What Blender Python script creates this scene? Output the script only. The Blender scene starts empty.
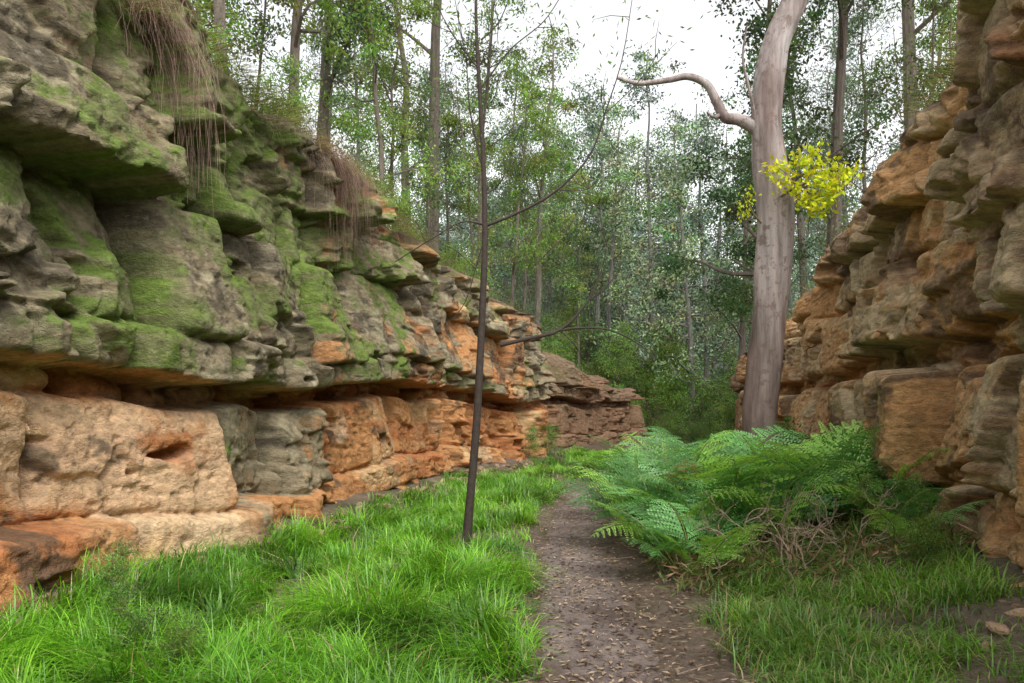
import bpy, math, numpy as np
from mathutils import Vector
rng=np.random.default_rng(7)
# ---------------------------------------------------------------- noise
def _h(ix,iy,iz,seed):
    h=(ix.astype(np.int64)*374761393+iy.astype(np.int64)*668265263+iz.astype(np.int64)*2147483647+seed*144269)&0xFFFFFFFF
    h=((h^(h>>13))*1274126177)&0xFFFFFFFF
    h=((h^(h>>15))*2246822519)&0xFFFFFFFF
    h=h^(h>>16)
    return (h&0xFFFFFF)/float(0xFFFFFF)*2-1
def vn(x,y=0.0,z=0.0,seed=0):
    x,y,z=np.broadcast_arrays(np.asarray(x,float),np.asarray(y,float),np.asarray(z,float))
    fx,fy,fz=np.floor(x),np.floor(y),np.floor(z)
    u,v,w=x-fx,y-fy,z-fz
    u=u*u*(3-2*u);v=v*v*(3-2*v);w=w*w*(3-2*w)
    r=0
    for dx in(0,1):
        for dy in(0,1):
            for dz in(0,1):
                r=r+_h(fx+dx,fy+dy,fz+dz,seed)*(u if dx else 1-u)*(v if dy else 1-v)*(w if dz else 1-w)
    return r
def fbm(x,y=0.0,z=0.0,seed=0,o=4,g=.5):
    a=1;r=0;s=0
    for i in range(o):
        r=r+a*vn(np.asarray(x)*2**i,np.asarray(y)*2**i,np.asarray(z)*2**i,seed+i*17);s+=a;a*=g
    return r/s
def facet(s,z,sx,sz,seed,tilt=1.0):
    p=s/sx;q=z/sz
    fp=np.floor(p);fq=np.floor(q)
    F1=np.full(s.shape,9.);F2=np.full(s.shape,9.);val=np.zeros(s.shape);rid=np.zeros(s.shape)
    zz=np.zeros(s.shape)
    for i in(-1,0,1):
        for j in(-1,0,1):
            cx=fp+i;cy=fq+j
            px=cx+.5+.42*_h(cx,cy,zz,seed);py=cy+.5+.36*_h(cx,cy,zz,seed+1)
            dx=p-px;dy=q-py;d=.8*np.maximum(np.abs(dx),np.abs(dy))+.2*np.hypot(dx,dy)
            r0=_h(cx,cy,zz,seed+2);v=r0*.6+tilt*(_h(cx,cy,zz,seed+3)*dx+_h(cx,cy,zz,seed+4)*dy)
            m=d<F1
            F2=np.where(m,F1,np.minimum(F2,d));val=np.where(m,v,val);rid=np.where(m,r0,rid);F1=np.where(m,d,F1)
    return val,F2-F1,rid
def sm(a,b,x):
    t=np.clip((x-a)/(b-a),0,1);return t*t*(3-2*t)
def mixc(c,d,m):
    m=np.asarray(m)[...,None];return c*(1-m)+np.asarray(d)*m
# ---------------------------------------------------------------- mesh builder
class MB:
    def __init__(s): s.v=[];s.c=[];s.q=[];s.t=[];s.qm=[];s.tm=[];s.n=0
    def add(s,v,c,q=None,t=None,m=0):
        v=np.asarray(v,float).reshape(-1,3);c=np.asarray(c,float)
        if c.ndim==1:c=np.tile(c,(len(v),1))
        if q is not None and len(q): s.q.append(np.asarray(q)+s.n);s.qm.append(np.full(len(q),m))
        if t is not None and len(t): s.t.append(np.asarray(t)+s.n);s.tm.append(np.full(len(t),m))
        s.v.append(v);s.c.append(c[:,:3]);s.n+=len(v)
    def mesh(s,name,mats,smooth=True):
        v=np.concatenate(s.v);c=np.clip(np.concatenate(s.c),.003,.9)
        q=np.concatenate(s.q) if s.q else np.zeros((0,4),int);t=np.concatenate(s.t) if s.t else np.zeros((0,3),int)
        mi=np.concatenate([*(s.qm or [np.zeros(0)]),*(s.tm or [np.zeros(0)])]).astype(np.int32)
        me=bpy.data.meshes.new(name)
        me.vertices.add(len(v));me.vertices.foreach_set('co',v.astype(np.float32).ravel())
        me.loops.add(len(q)*4+len(t)*3);me.loops.foreach_set('vertex_index',np.concatenate([q.ravel(),t.ravel()]).astype(np.int32))
        me.polygons.add(len(q)+len(t))
        ls=np.concatenate([np.arange(len(q))*4,len(q)*4+np.arange(len(t))*3]).astype(np.int32)
        me.polygons.foreach_set('loop_start',ls)
        me.polygons.foreach_set('material_index',mi)
        me.polygons.foreach_set('use_smooth',np.full(len(ls),smooth))
        for m in mats: me.materials.append(m)
        a=me.color_attributes.new('Col','FLOAT_COLOR','POINT')
        a.data.foreach_set('color',np.concatenate([c,np.ones((len(c),1))],1).astype(np.float32).ravel())
        me.update();me.validate();return me
    def obj(s,name,mats,smooth=True):
        o=bpy.data.objects.new(name,s.mesh(name,mats,smooth));bpy.context.collection.objects.link(o);return o
def gridq(nu,nv):
    i=np.arange(nu-1)[:,None]*nv+np.arange(nv-1)[None]
    i=i.ravel();return np.stack([i,i+nv,i+nv+1,i+1],1)
def spline(P,n):
    P=np.asarray(P,float);t=np.linspace(0,len(P)-1,n)
    k=np.clip(t.astype(int),0,len(P)-2);f=(t-k)[:,None]
    p0=P[np.maximum(k-1,0)];p1=P[k];p2=P[k+1];p3=P[np.minimum(k+2,len(P)-1)]
    return .5*((2*p1)+(-p0+p2)*f+(2*p0-5*p1+4*p2-p3)*f**2+(-p0+3*p1-3*p2+p3)*f**3)
def tube(mb,P,R,col,seg=8,m=0,rough=0,seed=0,colfn=None):
    P=np.asarray(P,float);R=np.asarray(R,float);n=len(P)
    T=np.gradient(P,axis=0);T/=np.linalg.norm(T,axis=1)[:,None]+1e-9
    ref=np.array([.31,.95,.05]) if abs(T[0,2])>.7 else np.array([0,0,1.])
    A=np.cross(T,ref);A/=np.linalg.norm(A,axis=1)[:,None]+1e-9;B=np.cross(T,A)
    th=np.arange(seg)/seg*2*np.pi
    rr=R[:,None]*np.ones(seg)
    if rough: rr=rr*(1+rough*fbm(np.cos(th)[None]*1.6+P[:,:1],np.sin(th)[None]*1.6+P[:,1:2],P[:,2:3]*1.3,seed,3))
    V=P[:,None]+rr[...,None]*(np.cos(th)[None,:,None]*A[:,None]+np.sin(th)[None,:,None]*B[:,None])
    i=np.arange(n-1)[:,None]*seg;j=np.arange(seg)[None];j2=(j+1)%seg
    q=np.stack([i+j,i+j2,i+seg+j2,i+seg+j],-1).reshape(-1,4)
    V=V.reshape(-1,3)
    c=colfn(V) if colfn else col
    mb.add(V,c,q=q,m=m)
def leaves(mb,C,size,wid,col,var=.3,m=1,r=rng,droop=.3):
    n=len(C);d=r.normal(size=(n,3));d[:,2]-=droop;d/=np.linalg.norm(d,axis=1)[:,None]
    s=np.cross(d,r.normal(size=(n,3)));s/=np.linalg.norm(s,axis=1)[:,None]+1e-9
    L=size*r.uniform(.6,1.3,n)[:,None];W=wid*r.uniform(.7,1.3,n)[:,None]
    V=np.stack([C,C+d*L*.5+s*W*.5,C+d*L,C+d*L*.5-s*W*.5],1)
    col=np.asarray(col,float);
    if col.ndim==1: col=np.tile(col,(n,1))
    cc=col*(1+var*r.uniform(-1,1,(n,1)))*(1+.15*r.uniform(-1,1,(n,3)))
    mb.add(V,np.repeat(cc,4,0),q=np.arange(n*4).reshape(-1,4),m=m)
# ---------------------------------------------------------------- materials
def newmat(name):
    m=bpy.data.materials.new(name);m.use_nodes=True;nt=m.node_tree;nt.nodes.clear();return m,nt,nt.nodes,nt.links
def mat_surface(name,rough=.9,noise_scale=9,var=.5,bump=.4,bscale=30,stretch=(1,1,1),spots=None,bdist=.02,det=5):
    m,nt,N,L=newmat(name)
    out=N.new('ShaderNodeOutputMaterial');b=N.new('ShaderNodeBsdfPrincipled');b.inputs['Roughness'].default_value=rough
    b.inputs['Specular IOR Level'].default_value=.2
    at=N.new('ShaderNodeAttribute');at.attribute_name='Col'
    tc=N.new('ShaderNodeTexCoord');mp=N.new('ShaderNodeMapping');mp.inputs['Scale'].default_value=stretch
    L.new(tc.outputs['Object'],mp.inputs[0])
    n1=N.new('ShaderNodeTexNoise');n1.inputs['Scale'].default_value=noise_scale;n1.inputs['Detail'].default_value=det;n1.inputs['Roughness'].default_value=.75
    L.new(mp.outputs[0],n1.inputs['Vector'])
    mr=N.new('ShaderNodeMapRange');mr.inputs['From Min'].default_value=.3;mr.inputs['From Max'].default_value=.7
    mr.inputs['To Min'].default_value=1-var;mr.inputs['To Max'].default_value=1+var
    L.new(n1.outputs['Fac'],mr.inputs['Value'])
    mx=N.new('ShaderNodeVectorMath');mx.operation='SCALE';L.new(at.outputs['Color'],mx.inputs[0]);L.new(mr.outputs[0],mx.inputs['Scale'])
    col=mx.outputs[0]
    if spots:
        n3=N.new('ShaderNodeTexNoise');n3.inputs['Scale'].default_value=spots[0];n3.inputs['Detail'].default_value=4;n3.inputs['Roughness'].default_value=.7
        L.new(tc.outputs['Object'],n3.inputs['Vector'])
        r3=N.new('ShaderNodeMapRange');r3.inputs['From Min'].default_value=spots[1];r3.inputs['From Max'].default_value=spots[1]+.08;r3.inputs['To Max'].default_value=spots[2]
        L.new(n3.outputs['Fac'],r3.inputs['Value'])
        mm=N.new('ShaderNodeMix');mm.data_type='RGBA';L.new(r3.outputs[0],mm.inputs[0]);L.new(col,mm.inputs[6]);mm.inputs[7].default_value=(*spots[3],1)
        col=mm.outputs[2]
    L.new(col,b.inputs['Base Color'])
    n2=N.new('ShaderNodeTexNoise');n2.inputs['Scale'].default_value=bscale;n2.inputs['Detail'].default_value=4;n2.inputs['Roughness'].default_value=.75
    L.new(mp.outputs[0],n2.inputs['Vector'])
    bp=N.new('ShaderNodeBump');bp.inputs['Strength'].default_value=bump;bp.inputs['Distance'].default_value=bdist
    L.new(n2.outputs['Fac'],bp.inputs['Height']);L.new(bp.outputs[0],b.inputs['Normal']);L.new(b.outputs[0],out.inputs[0]);return m
def mat_leaf(name,trans=.4,gloss=.04):
    m,nt,N,L=newmat(name)
    out=N.new('ShaderNodeOutputMaterial');b=N.new('ShaderNodeBsdfDiffuse')
    at=N.new('ShaderNodeAttribute');at.attribute_name='Col';L.new(at.outputs['Color'],b.inputs['Color'])
    last=b
    if trans:
        t=N.new('ShaderNodeBsdfTranslucent');g=N.new('ShaderNodeVectorMath');g.operation='MULTIPLY'
        L.new(at.outputs['Color'],g.inputs[0]);g.inputs[1].default_value=(1.35,1.3,.7);L.new(g.outputs[0],t.inputs[0])
        ms=N.new('ShaderNodeMixShader');ms.inputs[0].default_value=trans;L.new(b.outputs[0],ms.inputs[1]);L.new(t.outputs[0],ms.inputs[2]);last=ms
    if gloss:
        gl=N.new('ShaderNodeBsdfGlossy');gl.inputs['Roughness'].default_value=.45;m2=N.new('ShaderNodeMixShader');m2.inputs[0].default_value=gloss
        L.new(last.outputs[0],m2.inputs[1]);L.new(gl.outputs[0],m2.inputs[2]);last=m2
    L.new(last.outputs[0],out.inputs[0]);return m
M_rock=mat_surface('sandstone',.92,9,.48,.9,14,(1,1,1.7),(9,.61,.4,(.36,.32,.23)),.05,6)
M_ground=mat_surface('soil',.95,12,.4,.8,30,(1,1,1),(45,.62,.5,(.22,.16,.11)),.03)
M_path=mat_surface('packed_dirt',.9,9,.35,.8,40,(1,1,1),(50,.62,.6,(.27,.21,.17)),.02)
M_bark=mat_surface('bark',.85,6,.4,.5,18,(2.5,2.5,.35),None,.02,3)
M_gum=mat_surface('gum_bark',.7,3.5,.5,.5,14,(2.6,2.6,.25),(6,.54,.75,(.15,.10,.08)),.02)
M_leaf=mat_leaf('leaves',.35,0);M_leaf2=mat_leaf('distant_leaves',0,0);M_grass=mat_leaf('grass_blades',.38,.05);M_fern=mat_leaf('fern_leaf',.3,.04)
M_dry=mat_leaf('dry_grass',.2,0);M_stick=mat_surface('twig_bark',.85,20,.3,.2,40,det=3)
# ---------------------------------------------------------------- layout functions
def xl(Y): return np.interp(Y,[0,5,10,18,21,25,27,33,42,60],[-4.9,-4.65,-4.2,-3.85,-3.2,-2.45,-2.7,-1.0,2.0,9])
def xr(Y): return np.interp(Y,[0,5,8,12,18,24,32,42,60],[2.7,2.75,3.15,3.45,3.5,3.6,4.6,8,18])
def tl(Y): return np.interp(Y,[0,6,8,10,14,18,25,27,33,42,60],[6.3,6.2,5.9,5.6,5.4,5.05,4.3,3.8,2.9,2.1,.2])
def tr(Y): return np.interp(Y,[0,7,9.6,13.5,16.3,24,32,42,60],[5.9,5.5,5.2,4.6,3.9,3.3,2.6,1.6,.2])
def pc(Y): return np.interp(Y,[0,4.66,6.7,9.1,12.7,18,22,28,42,60],[.3,-.03,-.27,-.53,-.66,-.44,.2,1.6,6,13])
def floorh(X,Y):
    f=.05*fbm(X*.5,Y*.5,0,3,2)
    f=f+.28*sm(1.3,0,X-xl(Y))+.3*sm(1.6,0,xr(Y)-X)+.10*sm(.7,1.6,X-pc(Y))
    f=f-.05*sm(.8,.3,np.abs(X-pc(Y)))
    return f
def plateL(X,Y):
    d=xl(Y)-X;return tl(Y)+.30*np.clip(d-.5,-1,3.5)+.07*np.clip(d-4,0,60)+.12*fbm(X*.7,Y*.7,0,5,3)
def plateR(X,Y):
    d=X-xr(Y);return tr(Y)+.25*np.clip(d-.5,-1,3)+.06*np.clip(d-3.5,0,60)+.12*fbm(X*.7,Y*.7,0,9,3)
def ground(X,Y):
    X=np.asarray(X,float);Y=np.asarray(Y,float)
    f=floorh(X,Y)
    a=sm(1.3,2.3,xl(Y)-X);b=sm(1.3,2.3,X-xr(Y))
    h=f*(1-a)+plateL(X,Y)*a;h=h*(1-b)+plateR(X,Y)*b
    far=sm(80,190,Y)*26*(1+.3*fbm(X*.01,Y*.01,0,2,2));return h+far
# ---------------------------------------------------------------- terrain
xs=np.unique(np.concatenate([-7-np.geomspace(.01,250,50),np.arange(-7,6,.1),6+np.geomspace(.01,250,50)]))
ysg=np.unique(np.concatenate([-2-np.geomspace(.01,40,12),np.arange(-2,30,.1),30+np.geomspace(.1,300,70)]))
X,Y=np.meshgrid(xs,ysg,indexing='ij');Z=ground(X,Y)
Z=Z+.03*fbm(X*4,Y*4,0,8,3)*sm(.45,.8,np.abs(X-pc(Y)))
n=fbm(X*1.2,Y*1.2,0,11,4)
c=np.zeros(X.shape+(3,))+np.array([.14,.105,.078]);c=mixc(c,(.075,.07,.035),sm(0,.4,n));c=mixc(c,(.19,.14,.10),sm(.1,.5,fbm(X*3,Y*3,0,12,3)))
c=mixc(c,(.12,.085,.05),sm(22,35,Y)*.7);c=mixc(c,(.06,.08,.04),sm(60,90,Y));c=mixc(c,(.10,.16,.10),sm(80,150,Y))  # farthest green carries distance haze, painted into the ground colour
mb=MB();mb.add(np.stack([X,Y,Z],-1),c.reshape(-1,3),q=gridq(*X.shape));mb.obj('ground',[M_ground])
yp=np.arange(1,40,.06);u=np.linspace(-1,1,27)
Yp,U=np.meshgrid(yp,u,indexing='ij')
hw=.46+.10*fbm(Yp*1.1,np.sign(U)*3,0,21,3)+.06*vn(Yp*5,np.sign(U)*3,0,22)
Xp=pc(Yp)+U*hw;Zp=ground(Xp,Yp)+.018+.016*fbm(Xp*5,Yp*5,0,23,3)*(1-U**4)-.05*sm(.8,1,np.abs(U))
n=fbm(Xp*2,Yp*2,0,24,4);c=np.zeros(Xp.shape+(3,))+np.array([.175,.138,.122]);c=mixc(c,(.105,.078,.066),sm(0,.5,n));c=mixc(c,(.24,.19,.16),sm(.1,.6,-n))
c=mixc(c,(.14,.105,.078),sm(.6,1,np.abs(U)+.3*n))
mb=MB();mb.add(np.stack([Xp,Yp,Zp],-1),c.reshape(-1,3),q=gridq(*Xp.shape));mb.obj('dirt_path',[M_path])
# ---------------------------------------------------------------- rock walls
def blockfield(s,z,zb,off,edges,seed,amp):
    r=np.random.default_rng(seed);k=np.clip(np.searchsorted(zb,z)-1,0,len(zb)-2)
    D=np.zeros(s.shape);Eh=np.zeros(s.shape);Ev=np.zeros(s.shape);ID=np.zeros(s.shape);G=np.zeros(s.shape)
    for i in range(len(zb)-1):
        m=k==i
        e=edges[i];ss=s[m];zz=z[m];j=np.clip(np.searchsorted(e,ss)-1,0,len(e)-2)
        p=r.uniform(-1,1,len(e))*amp[i];tx=r.uniform(-.45,.45,len(e))*(amp[i]/.15);tz=r.uniform(-.5,.1,len(e))*(amp[i]/.15)
        w=r.uniform(.25,1.,len(e))**1.2
        a=ss-e[j];b=e[j+1]-ss;d0=zz-zb[i];d1=zb[i+1]-zz
        D[m]=off[i]+p[j]+tx[j]*(a-b)*.3+tz[j]*(d0-d1)*.3
        Ev[m]=np.minimum(a,b);Eh[m]=np.minimum(d0,d1);G[m]=np.where(a<b,w[j],w[np.minimum(j+1,len(e)-1)]);ID[m]=r.uniform(0,1,len(e))[j]
    return D,Eh,Ev,G,ID,k
def redges(a,b,wmin,wmax,r):
    e=[a]
    while e[-1]<b:e.append(e[-1]+r.uniform(wmin,wmax))
    return np.array(e)
def blur(D,n=1):
    for _ in range(n):
        P=np.pad(D,1,mode='edge');D=(P[:-2,1:-1]+2*P[1:-1,1:-1]+P[2:,1:-1])/4
        P=np.pad(D,1,mode='edge');D=(P[1:-1,:-2]+2*P[1:-1,1:-1]+P[1:-1,2:])/4
    return D
def wall(name,left,ys,nz,zb,off,amp,edges,seed):
    r=np.random.default_rng(seed)
    top=(tl if left else tr);xb=(xl if left else xr);plate=(plateL if left else plateR)
    S,V=np.meshgrid(ys,np.linspace(0,1,nz),indexing='ij')
    H=top(S)+.30*fbm(S*.9,0,0,seed+1,4)
    Zg=-.3+V*(H+.3)
    zw=Zg+.18*vn(S*.22,0,0,seed+2)+.08*vn(S*.9,0,0,seed+3)+.03*fbm(S*2.2,Zg*2.2,0,seed+4,3)+.10*_h(np.floor(S/1.7),S*0,S*0,seed+44)*(Zg>2.2)
    sw=S+.10*fbm(S*1.3,Zg*1.3,0,seed+5,3)+.06*Zg*vn(S*.3,3,0,seed+6)
    D,Eh,Ev,G,ID,k=blockfield(sw,zw,zb,off,edges,seed,amp)
    if left: D=D+.28*(k==1)*sm(8.8,8.3,sw)+.08*(k==2)*sm(8.1,8.2,sw)*sm(10.8,10.7,sw)-.30*((k==2)&(sw>10.75)&(sw<11.25))
    else: D=D+.22*(zw>3.0)*sm(8.6,8.3,sw+.15*zw)+.12*((k==2)&(sw>8.6)&(sw<11.4))
    ws=S+.05*fbm(S*2.5,Zg*2.5,0,seed+7,3);wz=zw+.04*fbm(S*1.5,Zg*1.5,5,seed+8,3)
    f0,e0,i0=facet(ws,wz,.85,1.0,seed+60,1.0)
    f1,e1,i1=facet(ws+.3,wz,.42,.34,seed+70,1.1)
    f2,e2,i2=facet(ws,wz,.20,.15,seed+80,1.3)
    f3,e3,i3=facet(ws+.04*fbm(S*8,Zg*8,1,seed+81,2),wz,.09,.05,seed+90,1.2)
    big=(k==2)|(k==5)
    msk=sm(-.10,.10,fbm(S*.5,Zg*.8,0,seed+9,3)+(-.07 if not left else -.03)+np.where(big,-.22,.10))
    ms2=sm(-.1,.25,fbm(S*1.1,Zg*1.5,9,seed+19,3)+.05)
    hk=np.where((k>=6)&left,.5,1.)
    disp=D-.12*hk*np.exp(-Eh/.025)-G*.36*np.exp(-(Ev/(.035+.06*G))**1.5)-.02*(1-np.clip(np.minimum(Eh,Ev)/.08,0,1))**2
    disp=disp+(.13+.12*msk)*f0-.06*(.3+msk)*np.exp(-e0/.03)
    disp=disp+(.10+.90*msk)*((.12 if left else .09)*f1-.05*np.exp(-e1/.05))
    disp=disp+(.06+.94*msk*ms2)*(.055*f2-.018*np.exp(-e2/.1))
    disp=disp+(.004+.018*ms2*msk)*f3
    disp=blur(disp,1)
    disp=disp+.07*fbm(S*.6,Zg*.7,0,seed+10,3)+.030*fbm(S*5,Zg*6,0,seed+11,5,.65)
    xd=zw+.35*(S-np.floor(S/3)*3)*.5
    lam=fbm(S*.7,np.where(big,xd,zw)*15,0,seed+12,3);disp=disp+.016*lam*(1-.4*msk)
    pit=fbm(S*7,Zg*9,2,seed+13,3);disp=disp-.03*sm(.2,.5,pit)
    hol=sm(.31,.40,fbm(S*.8,Zg*1.5,4,seed+14,4,.55));disp=disp-(.22 if left else .26)*hol
    disp=disp-.30*sm(-.35,.05,Zg-H)**2
    disp=disp+.20*sm(.35,-.1,Zg)*(1+.5*fbm(S*2,0,0,seed+15,2))
    xf=xb(S)+(1 if left else -1)*(disp-(.035 if left else .02)*Zg-.02)
    yy=S+.03*fbm(S*3,Zg*3,7,seed+16,3)
    n1=fbm(S*.6,Zg*.8,1,seed+20,4);n2=fbm(S*1.7,Zg*1.7,2,seed+21,4);n3=fbm(S*6,Zg*7,3,seed+22,4,.65);band=fbm(S*.4,zw*5,5,seed+23,4)
    c=np.zeros(S.shape+(3,))
    if left:
        c[:]=(.46,.225,.09)
        c=mixc(c,(.54,.35,.175),sm(-.1,.4,n2+ID-.6));c=mixc(c,(.37,.135,.05),sm(.0,.4,band+.3*i1)*.75)
        c=mixc(c,(.60,.45,.29),sm(.25,.55,n1+.2*n3)*.6)
        low=sm(2.1,1.9,zw)
        g=sm(-.2,.2,n1*.9*(.35+.65*sm(9,13,S)*1.)+n3*.35+.3*i1+(.30+.30*sm(13,9,S))*(1-low)+.4*(ID-.5)-.55*low-.3*(k==3)-.45*low*sm(8.2,8.0,sw)+.95*low*sm(8.1,8.25,sw)*sm(10.7,10.5,sw)*(k==2)-.26*sm(13,18,S)-.1*i2)
        c=mixc(c,(.225,.195,.125),g*.92);c=mixc(c,(.33,.29,.19),g*sm(.0,.4,n3-.3*n2+.3*i2)*.7)
        dz=np.gradient(disp,axis=1)/np.maximum(np.gradient(Zg,axis=1),1e-4)
        up=sm(.3,1.6,-blur(dz,2))
        mo=g*sm(.0,.45,n2*1.3+n3*.6+n1*.4+.42*sm(1.8,2.6,Zg)*sm(16,9,S)-.06+.12*i2+up*.08-.2*sm(12,22,S)-.3*low)
        c=mixc(c,(.125,.145,.05),mo*.78);c=mixc(c,(.125,.195,.03),sm(.55,.9,mo*(.6+.4*up)+n3*.5+n2*.3)*.75)
        c=mixc(c,(.07,.058,.042),sm(.18,.48,-n2-n3*.6+.12*(1-low)-.12)*.75)
    else:
        c[:]=(.46,.295,.145)
        c=mixc(c,(.56,.42,.25),sm(-.2,.4,n2+ID-.55+.3*i1));c=mixc(c,(.40,.18,.075),sm(.0,.4,band+.3*i2)*.8)
        c=mixc(c,(.36,.295,.20),sm(-.05,.35,n1+n3*.5+.15*sm(2,4,Zg))*.55);c=mixc(c,(.52,.285,.12),sm(.0,.35,-n1+.35*sm(2.9,1,Zg)-.03+.2*n3)*.75)
        c=mixc(c,(.12,.085,.06),sm(.15,.45,-n2-n3*.6)*.75);c=mixc(c,(.16,.16,.075),sm(.3,.6,n3+n1*.5)*.3)
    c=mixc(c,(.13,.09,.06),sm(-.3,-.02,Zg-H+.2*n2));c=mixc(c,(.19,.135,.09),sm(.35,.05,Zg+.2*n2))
    c=mixc(c,(.20,.13,.085),sm(25,29,S)*.8 if left else sm(22,28,S)*.8)
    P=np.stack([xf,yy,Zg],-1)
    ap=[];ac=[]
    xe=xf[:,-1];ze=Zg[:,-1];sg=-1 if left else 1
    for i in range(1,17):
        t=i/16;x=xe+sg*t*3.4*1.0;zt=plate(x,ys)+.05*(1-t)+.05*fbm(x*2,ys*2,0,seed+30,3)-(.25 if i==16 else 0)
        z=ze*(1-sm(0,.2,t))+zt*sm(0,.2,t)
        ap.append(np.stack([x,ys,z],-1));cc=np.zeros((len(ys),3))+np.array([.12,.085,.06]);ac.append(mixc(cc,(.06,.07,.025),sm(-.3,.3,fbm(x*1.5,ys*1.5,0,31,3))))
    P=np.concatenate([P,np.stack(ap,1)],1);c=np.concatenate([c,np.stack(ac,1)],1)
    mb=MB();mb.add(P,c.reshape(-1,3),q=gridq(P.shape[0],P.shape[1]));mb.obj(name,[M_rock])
r=np.random.default_rng(3)
ysl=np.cumsum(np.concatenate([[1.5],np.interp(np.linspace(0,1,1500),[0,.5,1],[.014,.018,.05])]));ysl=ysl[ysl<44]
zbL=np.array([-.6,.14,.62,1.72,1.98,2.38,3.75,4.55,7]);offL=[.30,.26,.02,-.38,.22,.06,-.04,-.12]
ampL=[.08,.10,.14,.06,.16,.24,.24,.24]
e5=np.concatenate([[-2,2,4.9,7.2,8.3,9.1,10.2,11.2],redges(12.1,60,.8,1.5,r)])
eL=[redges(-2,60,.6,1.6,r),np.concatenate([[-2,1.5,4.6,6.6,8.4,9.2],redges(10.6,60,1.0,2.2,r)]),np.concatenate([[-2,1.5,4.1,5.85,8.1,9.6,10.8,11.2,12.6,14.6,16.5],redges(18,60,1,2.4,r)]),redges(-2,60,1,2,r),redges(-2,60,.7,1.8,r),
 e5,np.sort(e5+r.normal(0,.08,len(e5))),redges(-2,60,.6,1.5,r)]
wall('sandstone_rock_wall',True,ysl,310,zbL,offL,ampL,eL,100)
ysr=np.cumsum(np.concatenate([[1.5],np.interp(np.linspace(0,1,1300),[0,.6,1],[.015,.02,.05])]));ysr=ysr[ysr<40]
zbR=np.array([-.6,.3,.82,1.95,2.28,3.3,3.9,4.6,7]);offR=[.3,.05,.14,-.32,.04,-.05,.10,.04]
ampR=[.10,.12,.12,.07,.14,.13,.14,.14]
eR=[redges(-2,60,.4,1.2,r),redges(-2,60,.6,1.6,r),np.concatenate([[-2,1.5,3.5,5.6,7.3,8.6,11.4,13.3],redges(15,60,1,2.2,r)]),redges(-2,60,.8,2,r),redges(-2,60,1.2,2.6,r),redges(-2,60,1.0,2.6,r),redges(-2,60,1.0,2.4,r),redges(-2,60,1,2.4,r)]
wall('sandstone_rock_wall',False,ysr,300,zbR,offR,ampR,eR,300)
# ---------------------------------------------------------------- rocks
def stones(name,pts,sizes,col,seed):
    mb=MB();rr=np.random.default_rng(seed)
    th=np.linspace(0,2*np.pi,15)[:-1];ph=np.linspace(.05,np.pi-.05,9)
    for p,s in zip(pts,sizes):
        T,F=np.meshgrid(th,ph,indexing='ij');d=np.stack([np.sin(F)*np.cos(T),np.sin(F)*np.sin(T),np.cos(F)],-1)
        R=np.full(T.shape,1.4)
        for j in range(11):
            nn=rr.normal(size=3);nn/=np.linalg.norm(nn);h=rr.uniform(.55,.95);dt=d@nn
            R=np.where(dt>.05,np.minimum(R,h/np.maximum(dt,.05)),R)
        e=d*R[...,None]
        a=rr.uniform(0,6.28);sc=np.array([1,rr.uniform(.6,.9),rr.uniform(.4,.7)])*s;e=e*sc
        e=np.stack([e[...,0]*np.cos(a)-e[...,1]*np.sin(a),e[...,0]*np.sin(a)+e[...,1]*np.cos(a),e[...,2]],-1)+np.asarray(p)
        i=np.arange(14)[:,None]*9;i2=((np.arange(14)+1)%14)[:,None]*9;j=np.arange(8)[None]
        q=np.stack([i+j,i+j+1,i2+j+1,i2+j],-1).reshape(-1,4)
        mb.add(e,np.array(col)*rr.uniform(.6,1.3),q=q)
    mb.obj(name,[M_rock],False)
rr=np.random.default_rng(5);pts=[];sz=[]
for i in range(170):
    y=rr.uniform(4,24);s=rr.uniform(.03,.14)
    if rr.random()<.6: x=xl(y)+.45+abs(rr.normal(0,.22))
    else: x=xr(y)-.3-abs(rr.normal(0,.2));s*=.6
    pts.append((x,y,float(ground(x,y))+s*.1));sz.append(s)
for i in range(140):
    y=rr.uniform(3.5,16);x=pc(y)+rr.uniform(-.5,.8);pts.append((x,y,float(ground(x,y))+.016));sz.append(rr.uniform(.006,.018))
stones('fallen_rocks',pts,sz,(.32,.22,.14),6)
# ---------------------------------------------------------------- grass
def blades(mb,x,y,z,h,w,col,bend,az,tipc=1.35):
    n=len(x);t=np.array([0,.38,.72,1.]);dx,dy=np.cos(az),np.sin(az);sx,sy=-dy,dx
    V=np.zeros((n,7,3));C=np.zeros((n,7,3));k=0
    for i,tt in enumerate(t):
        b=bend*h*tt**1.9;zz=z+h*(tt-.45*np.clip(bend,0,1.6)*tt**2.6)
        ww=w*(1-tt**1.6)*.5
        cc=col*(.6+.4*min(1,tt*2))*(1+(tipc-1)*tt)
        for sgn in ((-1,1) if i<3 else (0,)):
            V[:,k,0]=x+dx*b+sx*ww*sgn;V[:,k,1]=y+dy*b+sy*ww*sgn;V[:,k,2]=zz;C[:,k]=cc;k+=1
    base=(np.arange(n)*7)[:,None]
    q=np.concatenate([base+np.array([0,1,3,2]),base+np.array([2,3,5,4])]);tt=base+np.array([4,5,6])
    mb.add(V.reshape(-1,3),C.reshape(-1,3),q=q,t=tt)
def gcol(x,y,r):
    n=len(x);c=np.zeros((n,3))+np.array([.115,.31,.016]);m=sm(-.4,.4,fbm(x*.9,y*.9,0,41,3)+r.normal(0,.35,n))
    c=mixc(c,(.23,.48,.03),m);c=mixc(c,(.045,.13,.015),sm(-.05,.35,fbm(x*1.7,y*1.7,3,42,3)+r.normal(0,.15,n))*.75)
    c=mixc(c,(.44,.37,.19),(r.random(n)<.04)*1.);return c*r.uniform(.55,1.35,(n,1))
r=np.random.default_rng(12)
mb=MB()
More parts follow.
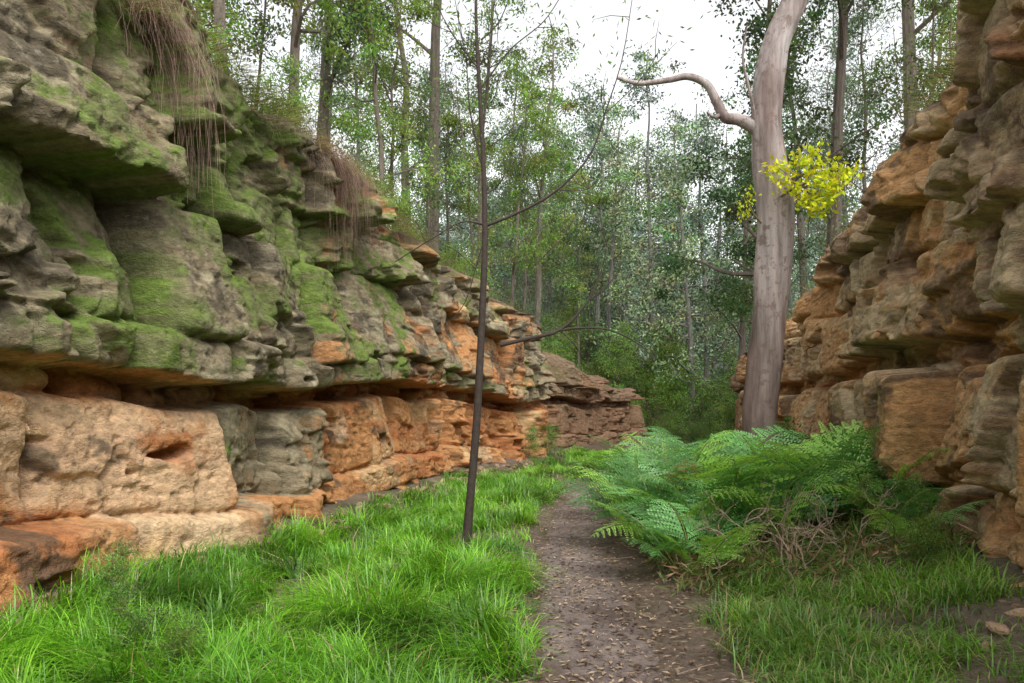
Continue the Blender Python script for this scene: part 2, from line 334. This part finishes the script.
N=240000;y=3.0+27*r.random(N)**1.9;x=r.uniform(-5,1.6,N)
le=xl(y)+.42+.25*fbm(y*1.2,0,0,51,3);re=pc(y)-.46+.22*fbm(y*2.0,1,0,52,3)
cl=fbm(x*2.2,y*2.2,0,53,3)
dens=sm(0,.35,x-le)*sm(0,.22,re-x)*(.18+.82*sm(-.3,.15,cl))
dens*=1-.55*sm(13,20,y)*sm(-.3,.3,fbm(x*1.1,y*1.1,0,58,3))
k=r.random(N)<dens;x=x[k];y=y[k]
hn=fbm(x*1.1,y*1.1,0,54,3);h=(.175+.12*hn+.12*cl[k])*r.uniform(.4,1.5,len(x))*sm(-.05,.5,re[k]-x+.12)**.5
h=np.maximum(h,.05)*(1-.35*sm(14,20,y));az=fbm(x*2.2,y*2.2,0,55,2)*7+r.normal(0,.7,len(x))
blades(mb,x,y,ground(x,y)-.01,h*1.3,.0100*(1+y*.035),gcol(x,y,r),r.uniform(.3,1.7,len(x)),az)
mb.obj('lush_grass',[M_grass]);print('grass',len(x))
mb=MB();N=95000;y=3.2+9*r.random(N)**1.4;x=r.uniform(.3,4,N)
le=pc(y)+.66+.35*sm(6.2,7.5,y)+.3*fbm(y*1.6,7,0,56,3);re=xr(y)-.15
cl=fbm(x*1.7,y*1.7,0,57,3)
dens=sm(0,.5,x-le)*sm(0,.3,re-x)*(.1+.9*sm(-.35,.15,cl))*.9*(1-.7*sm(7.5,9,y)*sm(2.4,1.6,x))
k=r.random(N)<dens;x=x[k];y=y[k];h=(.13+.12*cl[k])*r.uniform(.4,1.5,len(x))
c=gcol(x,y,r);c=mixc(c,(.14,.23,.05),.35*np.ones(len(x)));c=mixc(c,(.36,.28,.14),(r.random(len(x))<.12)*.9)
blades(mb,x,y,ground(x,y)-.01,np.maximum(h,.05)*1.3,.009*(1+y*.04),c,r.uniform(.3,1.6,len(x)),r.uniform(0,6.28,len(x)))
mb.obj('verge_grass',[M_grass])
mb=MB()
for left in (1,0):
    N=30000;y=5+32*r.random(N)**1.5;d=r.uniform(.15,3.5,N)**1.0
    x=xl(y)-.35-d if left else xr(y)+.35+d
    z=(plateL if left else plateR)(x,y)+.02
    k=fbm(x*1.0,y*1.0,0,60,3)>(-.15 if left else .0);x,y,z,d=x[k],y[k],z[k],d[k]
    c=np.zeros((len(x),3))+np.array([.13,.22,.055]);c=mixc(c,(.33,.26,.15),(r.random(len(x))<(.35 if left else .5))*1.);c*=r.uniform(.6,1.3,(len(x),1))
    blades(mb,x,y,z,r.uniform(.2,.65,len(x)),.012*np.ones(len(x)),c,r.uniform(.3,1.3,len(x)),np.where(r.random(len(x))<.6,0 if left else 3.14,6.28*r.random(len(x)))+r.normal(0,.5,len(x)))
mb.obj('bank_top_grass',[M_grass])
def hanging(name,specs,seed):
    mb=MB();rr=np.random.default_rng(seed)
    for (yc,ys_,n,L0,L1,col,zo,left) in specs:
        yy=rr.normal(yc,ys_,n);yy=yc+np.round((yy-yc)/.16)*.16+rr.normal(0,.035,n);L=rr.uniform(L0,L1,n)*np.exp(-((yy-yc)/(ys_*2))**2)*(.6+.5*rr.random(n))
        T=7;t=np.linspace(0,1,T)[None]
        sg=1 if left else -1;xbv=(xl if left else xr)(yy);tt=(tl if left else tr)(yy)
        x0=xbv-sg*(.35+rr.uniform(0,.4,n));z0=tt-.05+zo+rr.uniform(-.1,.2,n)
        out=rr.uniform(.35,.8,n)
        px=x0[:,None]+sg*out[:,None]*np.sin(np.clip(t*1.9,0,1.57))+.05*rr.normal(size=(n,1))*t
        pz=z0[:,None]+.10*np.sin(t*3.14*1.0)*(t<.5)-L[:,None]*t**1.4
        py=yy[:,None]+rr.normal(0,.10,(n,1))*t+.025*rr.normal(size=(n,T))
        w=.005*(1-.6*t)
        V=np.stack([np.stack([px,py-w,pz],-1),np.stack([px,py+w,pz],-1)],2).reshape(-1,3)
        b=(np.arange(n)*T*2)[:,None,None];j=(np.arange(T-1)*2)[None,:,None]
        q=(b+j+np.array([0,1,3,2])[None,None]).reshape(-1,4)
        c=np.array(col)*rr.uniform(.4,1.4,(n,1));mb.add(V,np.repeat(c,T*2,0),q=q)
    mb.obj(name,[M_dry])
pk=(.38,.26,.215)
hanging('hanging_dry_grass',[(7.7,.18,280,.9,2.1,pk,-.3,1),(7.2,.3,160,.3,1.0,pk,-.2,1),(11.7,.4,620,.7,1.9,(.41,.28,.225),.05,1),(12.6,.5,300,.4,1.1,(.34,.27,.17),0,1),(6.0,.5,300,.3,.9,(.2,.16,.10),-.2,1),(9.6,.7,380,.2,.7,(.19,.20,.08),0,1),(15,1.2,500,.2,.7,(.24,.19,.10),0,1),(9.0,.8,200,.15,.5,(.2,.15,.09),0,0)],71)
# ---------------------------------------------------------------- trees
BR=np.array([.135,.11,.09])
def gen_tree(name,h,r0,cb,cr,ncl,nl,ls,lw,lc,seed,bark=BR,lean=.04,clr=.55,lm=None):
    rr=np.random.default_rng(seed);mb=MB()
    n=14;t=np.linspace(0,1,n);a=rr.uniform(0,6.28)
    P=np.stack([lean*h*np.cos(a)*t**1.5+.12*np.cumsum(rr.normal(0,1,n))*t,lean*h*np.sin(a)*t**1.5+.12*np.cumsum(rr.normal(0,1,n))*t,t*h-.3],1)
    P=spline(P,28);tt=np.linspace(0,1,28);R=r0*(1-.85*tt)+r0*.35*np.exp(-tt*25)
    tube(mb,P,R,bark*rr.uniform(.8,1.3),8,0,.12,seed)
    nb=max(6,ncl//5);ends=[]
    for i in range(nb):
        f=cb+(1-cb)*(i+rr.random())/nb;f=min(f,.97);p=P[int(f*27)];az=rr.uniform(0,6.28);L=cr*(1.15-.75*(f-cb)/(1-cb))*rr.uniform(.6,1.2)
        up=rr.uniform(.2,1.0);d=np.array([np.cos(az),np.sin(az),up]);d/=np.linalg.norm(d)
        Q=[p,p+d*L*.35+rr.normal(0,.1,3),p+d*L*.7+rr.normal(0,.2,3)+[0,0,.1],p+d*L+rr.normal(0,.25,3)]
        Q=spline(Q,8);tube(mb,Q,np.linspace(max(.012,R[int(f*27)]*.45),.008,8),bark*.9,5)
        for j in range(ncl//nb):
            g=rr.uniform(.35,1.05);q=Q[min(7,int(g*7))]+rr.normal(0,clr*.8,3);ends.append(q)
            if rr.random()<.5:tube(mb,[Q[min(6,int(g*6))],(Q[min(6,int(g*6))]+q)/2+rr.normal(0,.08,3),q],[.012,.008,.005],bark*.9,4)
    E=np.array(ends);per=nl//len(E)
    idx=np.repeat(np.arange(len(E)),per);sz=rr.uniform(.5,1.2,len(E))*clr
    C=E[idx]+rr.normal(size=(len(idx),3))*sz[idx][:,None]*np.array([.6,.6,.42])
    cv=rr.uniform(.6,1.45,(len(E),1))*np.asarray(lc);cv=cv*(1+.18*rr.uniform(-1,1,(len(E),3)))
    leaves(mb,C,ls,lw,cv[idx],.35,1,rr,.5)
    return mb.mesh(name,[M_bark,lm or M_leaf],False)
G1=(.12,.165,.075);G2=(.095,.135,.075);G3=(.175,.25,.075);G_haze=(.235,.30,.23)  # last green is paler and bluer: distance haze put into leaf colour
B_haze=np.array([.22,.21,.19])  # paler bark for distant trunks, haze put into the colour
euc=[gen_tree('eucalyptus_mesh',rh,rr_,cb,cr,65,6500,.17,.065,c,s,lean=.05,clr=.48) for rh,rr_,cb,cr,c,s in [(17,.24,.42,2.8,G1,1),(20,.28,.5,3.1,G2,2),(15,.17,.35,2.4,G3,3),(18,.22,.3,2.6,G2,4)]]
dark=[gen_tree('angophora_mesh',15,.26,.28,4.0,100,11000,.15,.075,(.075,.12,.055),61,lean=.05,clr=.55)]
thin=[gen_tree('young_mesh',rh,rr_,cb,cr,60,5500,.13,.05,c,s,lean=.07,clr=.45) for rh,rr_,cb,cr,c,s in [(11,.08,.2,1.5,G3,11),(9,.06,.12,1.4,G1,12),(12,.09,.2,1.7,(.19,.30,.075),13)]]
casu=[gen_tree('casuarina_mesh',rh,.11,.12,1.8,110,8000,.22,.03,c,s,lean=.03,clr=.6) for rh,c,s in [(13,(.13,.18,.115),21),(15,(.12,.165,.105),22)]]
mid=[gen_tree('mid_mesh',rh,.22,.2,2.8,90,6000,.24,.10,c,s,lean=.04,clr=.7,bark=B_haze*.8,lm=M_leaf2) for rh,c,s in [(21,(.185,.245,.16),51),(24,(.175,.23,.165),52),(19,(.24,.32,.16),53)]]  # midground leaf colours lightened, with haze painted in
far=[gen_tree('far_mesh',rh,.24,.18,3.0,85,3800,.38,.18,c,s,lean=.03,clr=.95,bark=B_haze*1.1,lm=M_leaf2) for rh,c,s in [(19,G_haze,31),(23,(.23,.29,.235),32),(17,(.27,.35,.23),33)]]  # palest leaves and bark, atmospheric haze painted into their colours
shr=[gen_tree('shrub_mesh',rh,.03,.05,.9,50,4500,.09,.03,c,s,lean=.15,clr=.3) for rh,c,s in [(2.2,(.15,.25,.055),41),(1.6,(.12,.19,.06),42),(2.8,(.18,.29,.075),43)]]
def put(me,name,x,y,s=1,rot=None,z=None,parent=None,tilt=0):
    o=bpy.data.objects.new(name,me);bpy.context.collection.objects.link(o)
    o.location=(x,y,(float(ground(x,y)) if z is None else z)-.05);o.scale=(s,s,s*1.0)
    o.rotation_euler=(tilt,0,rng.uniform(0,6.28) if rot is None else rot)
    if parent:o.parent=parent
    return o
put(dark[0],'angophora_tree',4.6,24.5,1.0,2.0)
for (m,x,y,s) in [(1,-7.1,29.3,1.1),(0,-8.9,33.1,1.15),(2,-8.2,19.1,1),(3,-8.95,23,1),(0,-7,39.4,1.1),(2,-3.9,37.9,1.1),
    (3,5.2,36,.9),(1,6.6,26,.95),(0,7.3,21,1),(3,9,18,.9),(2,-7.9,15.1,.9),(1,9,40,1)]:
    put(euc[m],'eucalyptus_tree',x,y,s)
for (m,x,y,s) in [(0,-6.9,24,1),(1,-6.3,27,.9),(2,-6.4,21,1),(0,-5.6,31,1),(2,-4.6,34,1.1),(1,-10,20,1.1),(1,6.5,19,.9),(2,-9.6,17,1),(1,-4.2,41,1.2),(0,-2.3,45,1.2)]:
    put(thin[m],'young_gum_tree',x,y,s)
for (m,x,y,s) in [(0,-8,36,1),(1,-5.5,44,1),(0,-10.5,28,1),(1,-3.6,49,1),(1,6.8,42,1),(0,8.5,34,1),(1,8.2,28,.9),(0,-1.8,47,.9),(1,-4.4,36,.75)]:
    put(casu[m],'casuarina_tree',x,y,s)
fe=bpy.data.objects.new('distant_forest',None);bpy.context.collection.objects.link(fe)
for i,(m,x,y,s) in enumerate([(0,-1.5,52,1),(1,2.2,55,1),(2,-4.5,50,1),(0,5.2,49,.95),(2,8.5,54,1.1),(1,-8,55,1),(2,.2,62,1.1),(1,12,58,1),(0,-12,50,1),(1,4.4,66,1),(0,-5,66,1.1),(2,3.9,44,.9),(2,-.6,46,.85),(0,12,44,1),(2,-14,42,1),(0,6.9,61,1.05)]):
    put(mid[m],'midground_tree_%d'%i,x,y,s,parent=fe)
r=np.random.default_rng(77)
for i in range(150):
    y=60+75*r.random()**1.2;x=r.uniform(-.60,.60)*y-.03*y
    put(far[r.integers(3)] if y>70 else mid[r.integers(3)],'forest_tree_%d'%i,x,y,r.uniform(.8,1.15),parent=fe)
for i in range(80):
    y=r.uniform(41,66);x=r.uniform(-.25,.30)*y
    if abs(x-pc(y))<1.5: continue
    put(shr[r.integers(3)],'understorey_%d'%i,x,y,r.uniform(.9,2.2),parent=fe)
for i in range(16):
    sd=r.choice([-1,1]);y=r.uniform(14,48);x=sd*r.uniform(11 if sd<0 else 10,22)
    put((euc+casu+thin)[r.integers(9)],'flank_tree_%d'%i,x,y,r.uniform(.8,1.1),parent=fe)
for (m,x,y,s) in [(0,-6.0,12.8,.8),(2,-6.4,15.2,.95),(0,-6.0,17.8,.9),(2,-5.6,20.4,.9),(1,-6.5,10.6,.8),(1,-6.4,8.7,.7),(0,-4.9,23.5,.8),(2,-7.6,14,1.1),(1,-4.6,26.5,.9),(0,-3.6,31,.8),(2,-2.6,34,.9),(1,-.9,37.5,.8),(1,4.9,22,.8),(0,5.4,18.5,.8),(1,5.0,14.5,.6),(0,5.1,29,.9),(2,6.6,33,1),(0,5.6,12,.7),(1,3.3,38,.7),(0,.6,42,.9),(2,8,38,1),(0,1.8,36,.6),(1,2.6,40,.9),(1,4.5,39,1),(2,3.6,29,.7)]:
    put(shr[m],'wattle_shrub',x,y,s)
# ---------------------------------------------------------------- main gum tree
mb=MB()
def gumc(V):
    n=fbm(V[:,0]*3,V[:,1]*3,V[:,2]*.8,81,4);c=np.zeros((len(V),3))+np.array([.30,.25,.23])
    c=mixc(c,(.17,.125,.11),sm(-.05,.35,n));c=mixc(c,(.44,.395,.37),sm(.05,.4,-n)*sm(2,6,V[:,2]));c=mixc(c,(.18,.125,.10),sm(4.8,.5,V[:,2]+1.5*n)*.75);return c
TP=np.array([(2.42,13.4,-.4),(2.33,13.4,.5),(2.27,13.4,1.44),(2.33,13.42,2.4),(2.42,13.43,3.4),(2.49,13.43,4.2),(2.5,13.43,5.03),(2.40,13.43,5.8),(2.37,13.42,6.5),(2.52,13.43,7.5),(2.85,13.45,8.3),(3.15,13.5,9.3),(3.3,13.6,11),(3.2,13.8,13),(3.5,14,15.5)])
tp=spline(TP,110);zr=.86*np.interp(tp[:,2],[-.4,0,.6,1.4,3.4,5,5.8,6.5,7.5,8.3,9.3,13,15.5],[.52,.45,.36,.325,.325,.315,.30,.27,.25,.235,.21,.12,.05])
tube(mb,tp,zr,None,28,0,.20,82,gumc)
def br(P,r0,r1,n=24,seg=10,col=None,fn=gumc,rough=.15):
    Q=spline(P,n);tube(mb,Q,np.linspace(r0,r1,n),col,seg,0,rough,83,fn);return Q
br([(2.40,13.42,5.95),(2.2,13.38,6.18),(1.93,13.35,6.33),(1.70,13.3,6.36),(1.56,13.28,6.62),(1.40,13.25,6.90),(1.1,13.2,7.02),(.8,13.2,6.98),(.33,13.2,6.95),(-.03,13.2,7.06)],.115,.03,40)
br([(1.6,13.3,6.4),(1.5,13.1,6.3),(1.38,13,6.35)],.04,.012,8)
br([(2.2,13.38,6.15),(2.1,13.2,6.6),(1.95,13.1,7.2),(2.0,13,7.7)],.035,.01,14)
br([(2.5,13.2,5.0),(2.75,13.0,5.1),(3.0,12.9,5.25)],.03,.012,10)
br([(2.9,13.45,8.4),(2.5,13.2,9.6),(1.7,13,10.8),(.9,12.8,12)],.14,.03);br([(3.2,13.6,10.5),(4.2,14,12),(5,14.6,13.5)],.12,.03);br([(3.2,13.8,13),(2.4,14.6,14.6),(1.8,15,16)],.1,.02)
r=np.random.default_rng(9)
E=[]
for cpt in [(.9,12.8,12.3),(1.6,13,11.5),(5,14.6,13.7),(4.4,14.2,12.6),(1.8,15,16),(3.5,14,15.7),(2.6,14.6,15),(0.2,13.2,13)]:
    for j in range(5):E.append(np.array(cpt)+r.normal(0,.7,3))
E=np.array(E);idx=np.repeat(np.arange(len(E)),90);leaves(mb,E[idx]+r.normal(size=(len(idx),3))*.4,.12,.03,(.10,.15,.05),.4,1,r)
E=np.array([(3.0,12.9,5.25),(2.75,12.85,5.45),(3.2,12.95,5.4),(3.35,12.9,5.1),(2.6,12.85,5.15),(2.9,12.8,4.85),(3.5,12.95,5.3),(2.95,12.8,5.55),(3.05,12.85,4.7),(2.45,12.9,5.4),(3.2,12.8,4.9),(2.8,12.8,5.0),(3.1,12.8,5.1)])
idx=np.repeat(np.arange(len(E)),70);leaves(mb,E[idx]+r.normal(size=(len(idx),3))*np.array([.10,.12,.065]),.10,.05,(.50,.54,.03),.4,1,r)
for e in E: tube(mb,[(2.85,13,5.1),(np.array((2.85,13,5.1))+e)/2+r.normal(0,.04,3),e],[.012,.008,.004],(.2,.15,.08),5)
E=np.array([(1.95,13.0,4.75),(2.0,13.0,5.0)]);idx=np.repeat([0,1],45);leaves(mb,E[idx]+r.normal(size=(90,3))*.07,.07,.03,(.42,.47,.03),.3,1,r)
tube(mb,[(2.25,13.2,4.6),(2.1,13.1,4.75),(1.97,13,5.0)],[.02,.012,.005],(.2,.15,.08),5)
mb.obj('gum_tree',[M_gum,M_leaf])
# ---------------------------------------------------------------- sapling
mb=MB();dk=np.array([.06,.046,.038])
def sp(pts,d=9.0):
    o=[]
    for a in pts:
        px,py=a[:2];dd=d+(a[2] if len(a)>2 else 0);q=(px-512)/796
        o.append(((.991*q-.134)*dd,(.991+.134*q)*dd,1.6+(410-py)*dd/796))
    return np.array(o)
S0=sp([(462,568),(466,545),(471,490),(477,420),(481,340),(484,270),(485,225),(483,150),(479,80),(476,0),(482,-90),(478,-180)])
P=spline(S0,60);tube(mb,P,np.interp(np.arange(60),[0,4,30,59],[.08,.055,.033,.008]),dk,10,0,.15,90)
def b2(pts,r0,r1,d=9.0,n=18):
    Q=spline(sp(pts,d),n);tube(mb,Q,np.linspace(r0,r1,n),dk,6,0,.1,91);return Q
ends=[]
for a,r0 in [([(485,226),(515,214),(555,192),(590,155),(606,110),(622,60,.2),(632,0,.3)],.018),([(484,225),(462,222,-.2),(430,240,-.3),(395,262,-.2)],.012),([(483,130),(490,60,.1),(494,0,.2),(500,-60,.3)],.018),
  ([(483,170),(470,110),(466,60),(455,0)],.013),([(484,240),(478,260),(466,300),(452,320)],.008),([(480,90),(510,50),(545,20),(570,-20)],.011),([(479,70),(450,30),(430,-10)],.01),([(604,115),(640,80),(660,50)],.006),([(560,190),(585,190),(600,178)],.006),([(481,40),(500,20),(520,-30)],.01)]:
    Q=b2(a,r0,.004);ends+=list(Q[10:])
    for j in range(3):
        q=Q[r.integers(6,17)];e=q+r.normal(0,.22,3)+[0,0,.1];tube(mb,[q,(q+e)/2+r.normal(0,.03,3),e],[.005,.004,.002],dk,4);ends.append(e)
E=np.array([e for e in ends if e[2]>4.6]+[P[i]+r.normal(0,.5,3) for i in range(44,60) for _ in range(3)])
idx=np.repeat(np.arange(len(E)),7);leaves(mb,E[idx]+r.normal(size=(len(idx),3))*.12,.09,.02,(.14,.23,.05),.3,1,r)
mb.obj('sapling_tree',[M_stick,M_leaf])
mb=MB()
for a,r0 in [([(500,345),(530,338),(560,330),(585,305),(600,275),(607,245)],.06),([(545,334),(575,328),(610,330),(640,345),(655,362)],.035),([(590,300),(612,280),(622,262)],.02),([(560,330),(575,345),(585,360)],.02),([(607,246),(600,215),(604,195)],.015)]:
    Q=spline(sp(a,20),18);tube(mb,Q,np.linspace(r0,.008,18),dk,7,0,.15,92)
mb.obj('fallen_branch',[M_stick])
# ---------------------------------------------------------------- ferns
def frond(mb,p0,az,L,el,rr,col):
    n=26;t=np.linspace(0,1,n);e=el-(el+rr.uniform(-.2,.6))*t**1.6
    st=L/(n-1);hx=np.cumsum(np.cos(e))*st;hz=np.cumsum(np.sin(e))*st
    d=np.array([np.cos(az),np.sin(az)]);sd=np.array([-d[1],d[0],0])
    tw=rr.uniform(-.2,.2)*t**2*L
    P=np.stack([p0[0]+d[0]*hx+sd[0]*tw,p0[1]+d[1]*hx+sd[1]*tw,p0[2]+hz],1)
    tube(mb,P,np.linspace(.007,.002,n),(.22,.26,.07),4,0)
    roll=rr.uniform(-.4,.4)
    T=np.gradient(P,axis=0);T/=np.linalg.norm(T,axis=1)[:,None];NRM=np.cross(T,sd);NRM=np.where(NRM[:,2:3]<0,-NRM,NRM)
    K=17;tv=np.linspace(.26,.98,K);M=9
    for s in(-1,1):
        for_t=tv+rr.uniform(-.01,.01,K);i=np.clip(for_t*(n-1),0,n-1.001);i0=i.astype(int);f=(i-i0)[:,None]
        B=P[i0]*(1-f)+P[i0+1]*f;TT=T[i0];NN=NRM[i0]
        ln=.42*L*(1-((tv-.2)/.8)**1.1)*(.6+.4*sm(.22,.40,tv))*rr.uniform(.75,1.12,K)+.01
        D=s*sd*.86*np.cos(roll)+s*NN*np.sin(roll)*.8+TT*.5;D=D+np.array([0,0,-.2])*rr.uniform(.0,1.3,(K,1));D/=np.linalg.norm(D,axis=1)[:,None]
        u=np.linspace(.08,1,M)
        C=B[:,None]+D[:,None]*(ln[:,None]*u[None])[...,None]+np.array([0,0,-1.])*(ln[:,None]*u[None]**2*rr.uniform(.05,.3,(K,1)))[...,None]
        ll=(.20*ln[:,None]*(1-u[None]*.85)+.008)
        for s2 in(-1,1):
            E=TT[:,None]*s2*.9+D[:,None]*.5;E=E/np.linalg.norm(E,axis=2)[...,None];E=E+NN[:,None]*rr.uniform(-.25,.2,(K,M,1))
            W=D[:,None]*(ln[:,None]/M*.50)[...,None]
            A=C;mid_=C+E*(ll*.4)[...,None];tip=C+E*ll[...,None]
            V=np.stack([A,mid_+W,tip,mid_-W],2).reshape(-1,3)
            cc=np.asarray(col)*rr.uniform(.75,1.25,(K,1,1))*rr.uniform(.85,1.15,(K,M,1))*np.ones((1,1,3))
            mb.add(V,np.repeat(cc.reshape(-1,3),4,0),q=np.arange(K*M*4).reshape(-1,4),m=0)
r=np.random.default_rng(31)
FP=[(.5,8.3,1.0,12),(.35,9.3,1.2,13),(.25,10.5,1.3,12),(.95,8.6,1.25,13),(.9,10,1.5,13),(1.45,9.4,1.5,13),(.6,11.4,1.4,11),(1.5,10.8,1.6,12),(2.05,10.2,1.55,12),(1.25,12,1.6,10),(2.2,9.2,1.35,12),(2.55,10.9,1.5,11),(2.75,9.6,1.35,10),(1.6,8.5,1.1,10),(2.9,12.2,1.5,8),(.3,12.8,1.2,8),(2.75,8.6,1.1,8),(.75,7.6,.8,9),(2.5,7.4,.7,6)]
for (x,y,L,nf) in FP:
    mb=MB();g=float(ground(x,y))
    for i in range(nf):
        az=i/nf*6.28+r.uniform(-.4,.4);l=L*r.uniform(.55,1.2);q_=r.random()
        col=np.array((.16,.37,.11))*r.uniform(.55,1.25) if q_>.35 else (np.array((.30,.54,.10)) if q_>.05 else np.array((.34,.22,.10)))
        frond(mb,(x+r.normal(0,.12),y+r.normal(0,.12),g+.02),az,l*1.15,r.uniform(.8,1.5),r,col)
    mb.obj('bracken_fern',[M_fern],False)
put(shr[0],'undergrowth_bush',1.55,8.6,.35);put(shr[2],'undergrowth_bush',2.3,8.1,.27);put(shr[1],'undergrowth_bush',2.1,11.6,.7);put(shr[2],'undergrowth_bush',2.75,7.6,.25);put(shr[0],'undergrowth_bush',2.45,6.8,.25)
put(shr[2],'undergrowth_bush',-3.7,5.3,.22);put(shr[1],'undergrowth_bush',-3.1,4.7,.25);put(shr[0],'undergrowth_bush',-2.6,4.4,.2);put(shr[2],'undergrowth_bush',-2.6,22.5,.35);put(shr[2],'undergrowth_bush',-1.9,24,.4)
mb=MB()
def twig(p,d,L,r0,depth):
    P=[np.array(p)]
    for i in range(5):
        d=d+r.normal(0,.28,3)+np.array([0,0,.03]);d/=np.linalg.norm(d);P.append(P[-1]+d*L/5)
    Q=spline(P,9);tube(mb,Q,np.linspace(r0,r0*.4,9),np.array((.42,.31,.22))*r.uniform(.6,1.2),4)
    if depth:
        for j in range(3):
            twig(Q[r.integers(3,9)],d+r.normal(0,.7,3),L*.6,r0*.55,depth-1)
for (x,y) in [(1.45,7.3),(1.65,7.5),(1.2,7.6),(2.0,7.6)]:
    for i in range(4): twig((x,y,float(ground(x,y))),np.array([r.normal(0,.6),r.normal(0,.5),1.]),.55,.010,3)
mb.obj('dead_twiggy_shrub',[M_stick])
mb=MB();n=6500;x=r.uniform(.2,2.9,n);y=r.uniform(6.9,10,n);k=(x-pc(y))>.65+.3*r.random(n);x,y=x[k],y[k]
c=np.where(r.random((len(x),1))<.45,(.30,.21,.11),(.14,.20,.06));leaves(mb,np.stack([x,y,ground(x,y)+r.uniform(.0,.3,len(x))**1.3],1),.16,.018,c,.5,0,r,.2)
mb.obj('dead_bracken_litter',[M_dry])
mb=MB();n=12000;y=3.5+24*r.random(n)**1.6;x=pc(y)+r.normal(.05,.6,n)+np.where(r.random(n)<.25,r.uniform(-1,2,n),0)
z=ground(x,y)+.028;a=r.uniform(0,6.28,n);L=r.uniform(.015,.075,n);W=L*.34
dx,dy=np.cos(a),np.sin(a);V=np.stack([np.stack([x,y,z],1),np.stack([x+dx*L*.5-dy*W*.5,y+dy*L*.5+dx*W*.5,z+.006],1),np.stack([x+dx*L,y+dy*L,z+r.uniform(0,.012,n)],1),np.stack([x+dx*L*.5+dy*W*.5,y+dy*L*.5-dx*W*.5,z+.004],1)],1)
c=np.where(r.random((n,1))<.5,(.38,.28,.19),(.10,.065,.045))*r.uniform(.6,1.5,(n,1));mb.add(V,np.repeat(c,4,0),q=np.arange(n*4).reshape(-1,4));mb.obj('leaf_litter',[M_dry],False)
mb=MB()
for i in range(110):
    y=r.uniform(3.8,14);x=pc(y)+r.uniform(-.6,1.9);a=r.uniform(0,3.14);L=r.uniform(.06,.4)
    P=[(x+L*t*np.cos(a)+r.normal(0,.01),y+L*t*np.sin(a)+r.normal(0,.01),float(ground(x+L*t*np.cos(a),y+L*t*np.sin(a)))+.025) for t in(0,.35,.7,1)]
    tube(mb,spline(P,8),np.linspace(.005,.002,8)*r.uniform(.5,1.4),np.array((.36,.28,.22))*r.uniform(.5,1.4),5)
mb.obj('fallen_sticks',[M_stick])
# ---------------------------------------------------------------- world, sun, camera
w=bpy.data.worlds.new('World');bpy.context.scene.world=w;w.use_nodes=True;N=w.node_tree.nodes;L=w.node_tree.links;N.clear()
EL,RO=math.radians(54),math.radians(150)
sk=N.new('ShaderNodeTexSky');sk.sky_type='NISHITA';sk.sun_disc=False;sk.sun_elevation=EL;sk.sun_rotation=RO;sk.dust_density=3;sk.air_density=1
hs=N.new('ShaderNodeHueSaturation');hs.inputs['Saturation'].default_value=.10;hs.inputs['Value'].default_value=2.5
bg=N.new('ShaderNodeBackground');bg.inputs[1].default_value=.15;o=N.new('ShaderNodeOutputWorld')
L.new(sk.outputs[0],hs.inputs['Color']);L.new(hs.outputs[0],bg.inputs[0]);L.new(bg.outputs[0],o.inputs[0])
sd=bpy.data.lights.new('sun','SUN');sd.energy=1.3;sd.angle=math.radians(12);sd.color=(1,.95,.86);so=bpy.data.objects.new('sun',sd);bpy.context.collection.objects.link(so)
v=Vector((math.sin(RO)*math.cos(EL),math.cos(RO)*math.cos(EL),math.sin(EL)))
so.rotation_euler=(-v).to_track_quat('-Z','Y').to_euler()
cd=bpy.data.cameras.new('camera');co=bpy.data.objects.new('camera',cd);bpy.context.collection.objects.link(co)
cd.sensor_width=36;cd.lens=28;cd.shift_y=.067;cd.clip_end=1000;co.location=(0,0,1.6);co.rotation_euler=(math.radians(90),0,math.radians(7.7))
sc=bpy.context.scene;sc.camera=co;sc.view_settings.view_transform='Standard';sc.view_settings.look='None';sc.view_settings.exposure=0
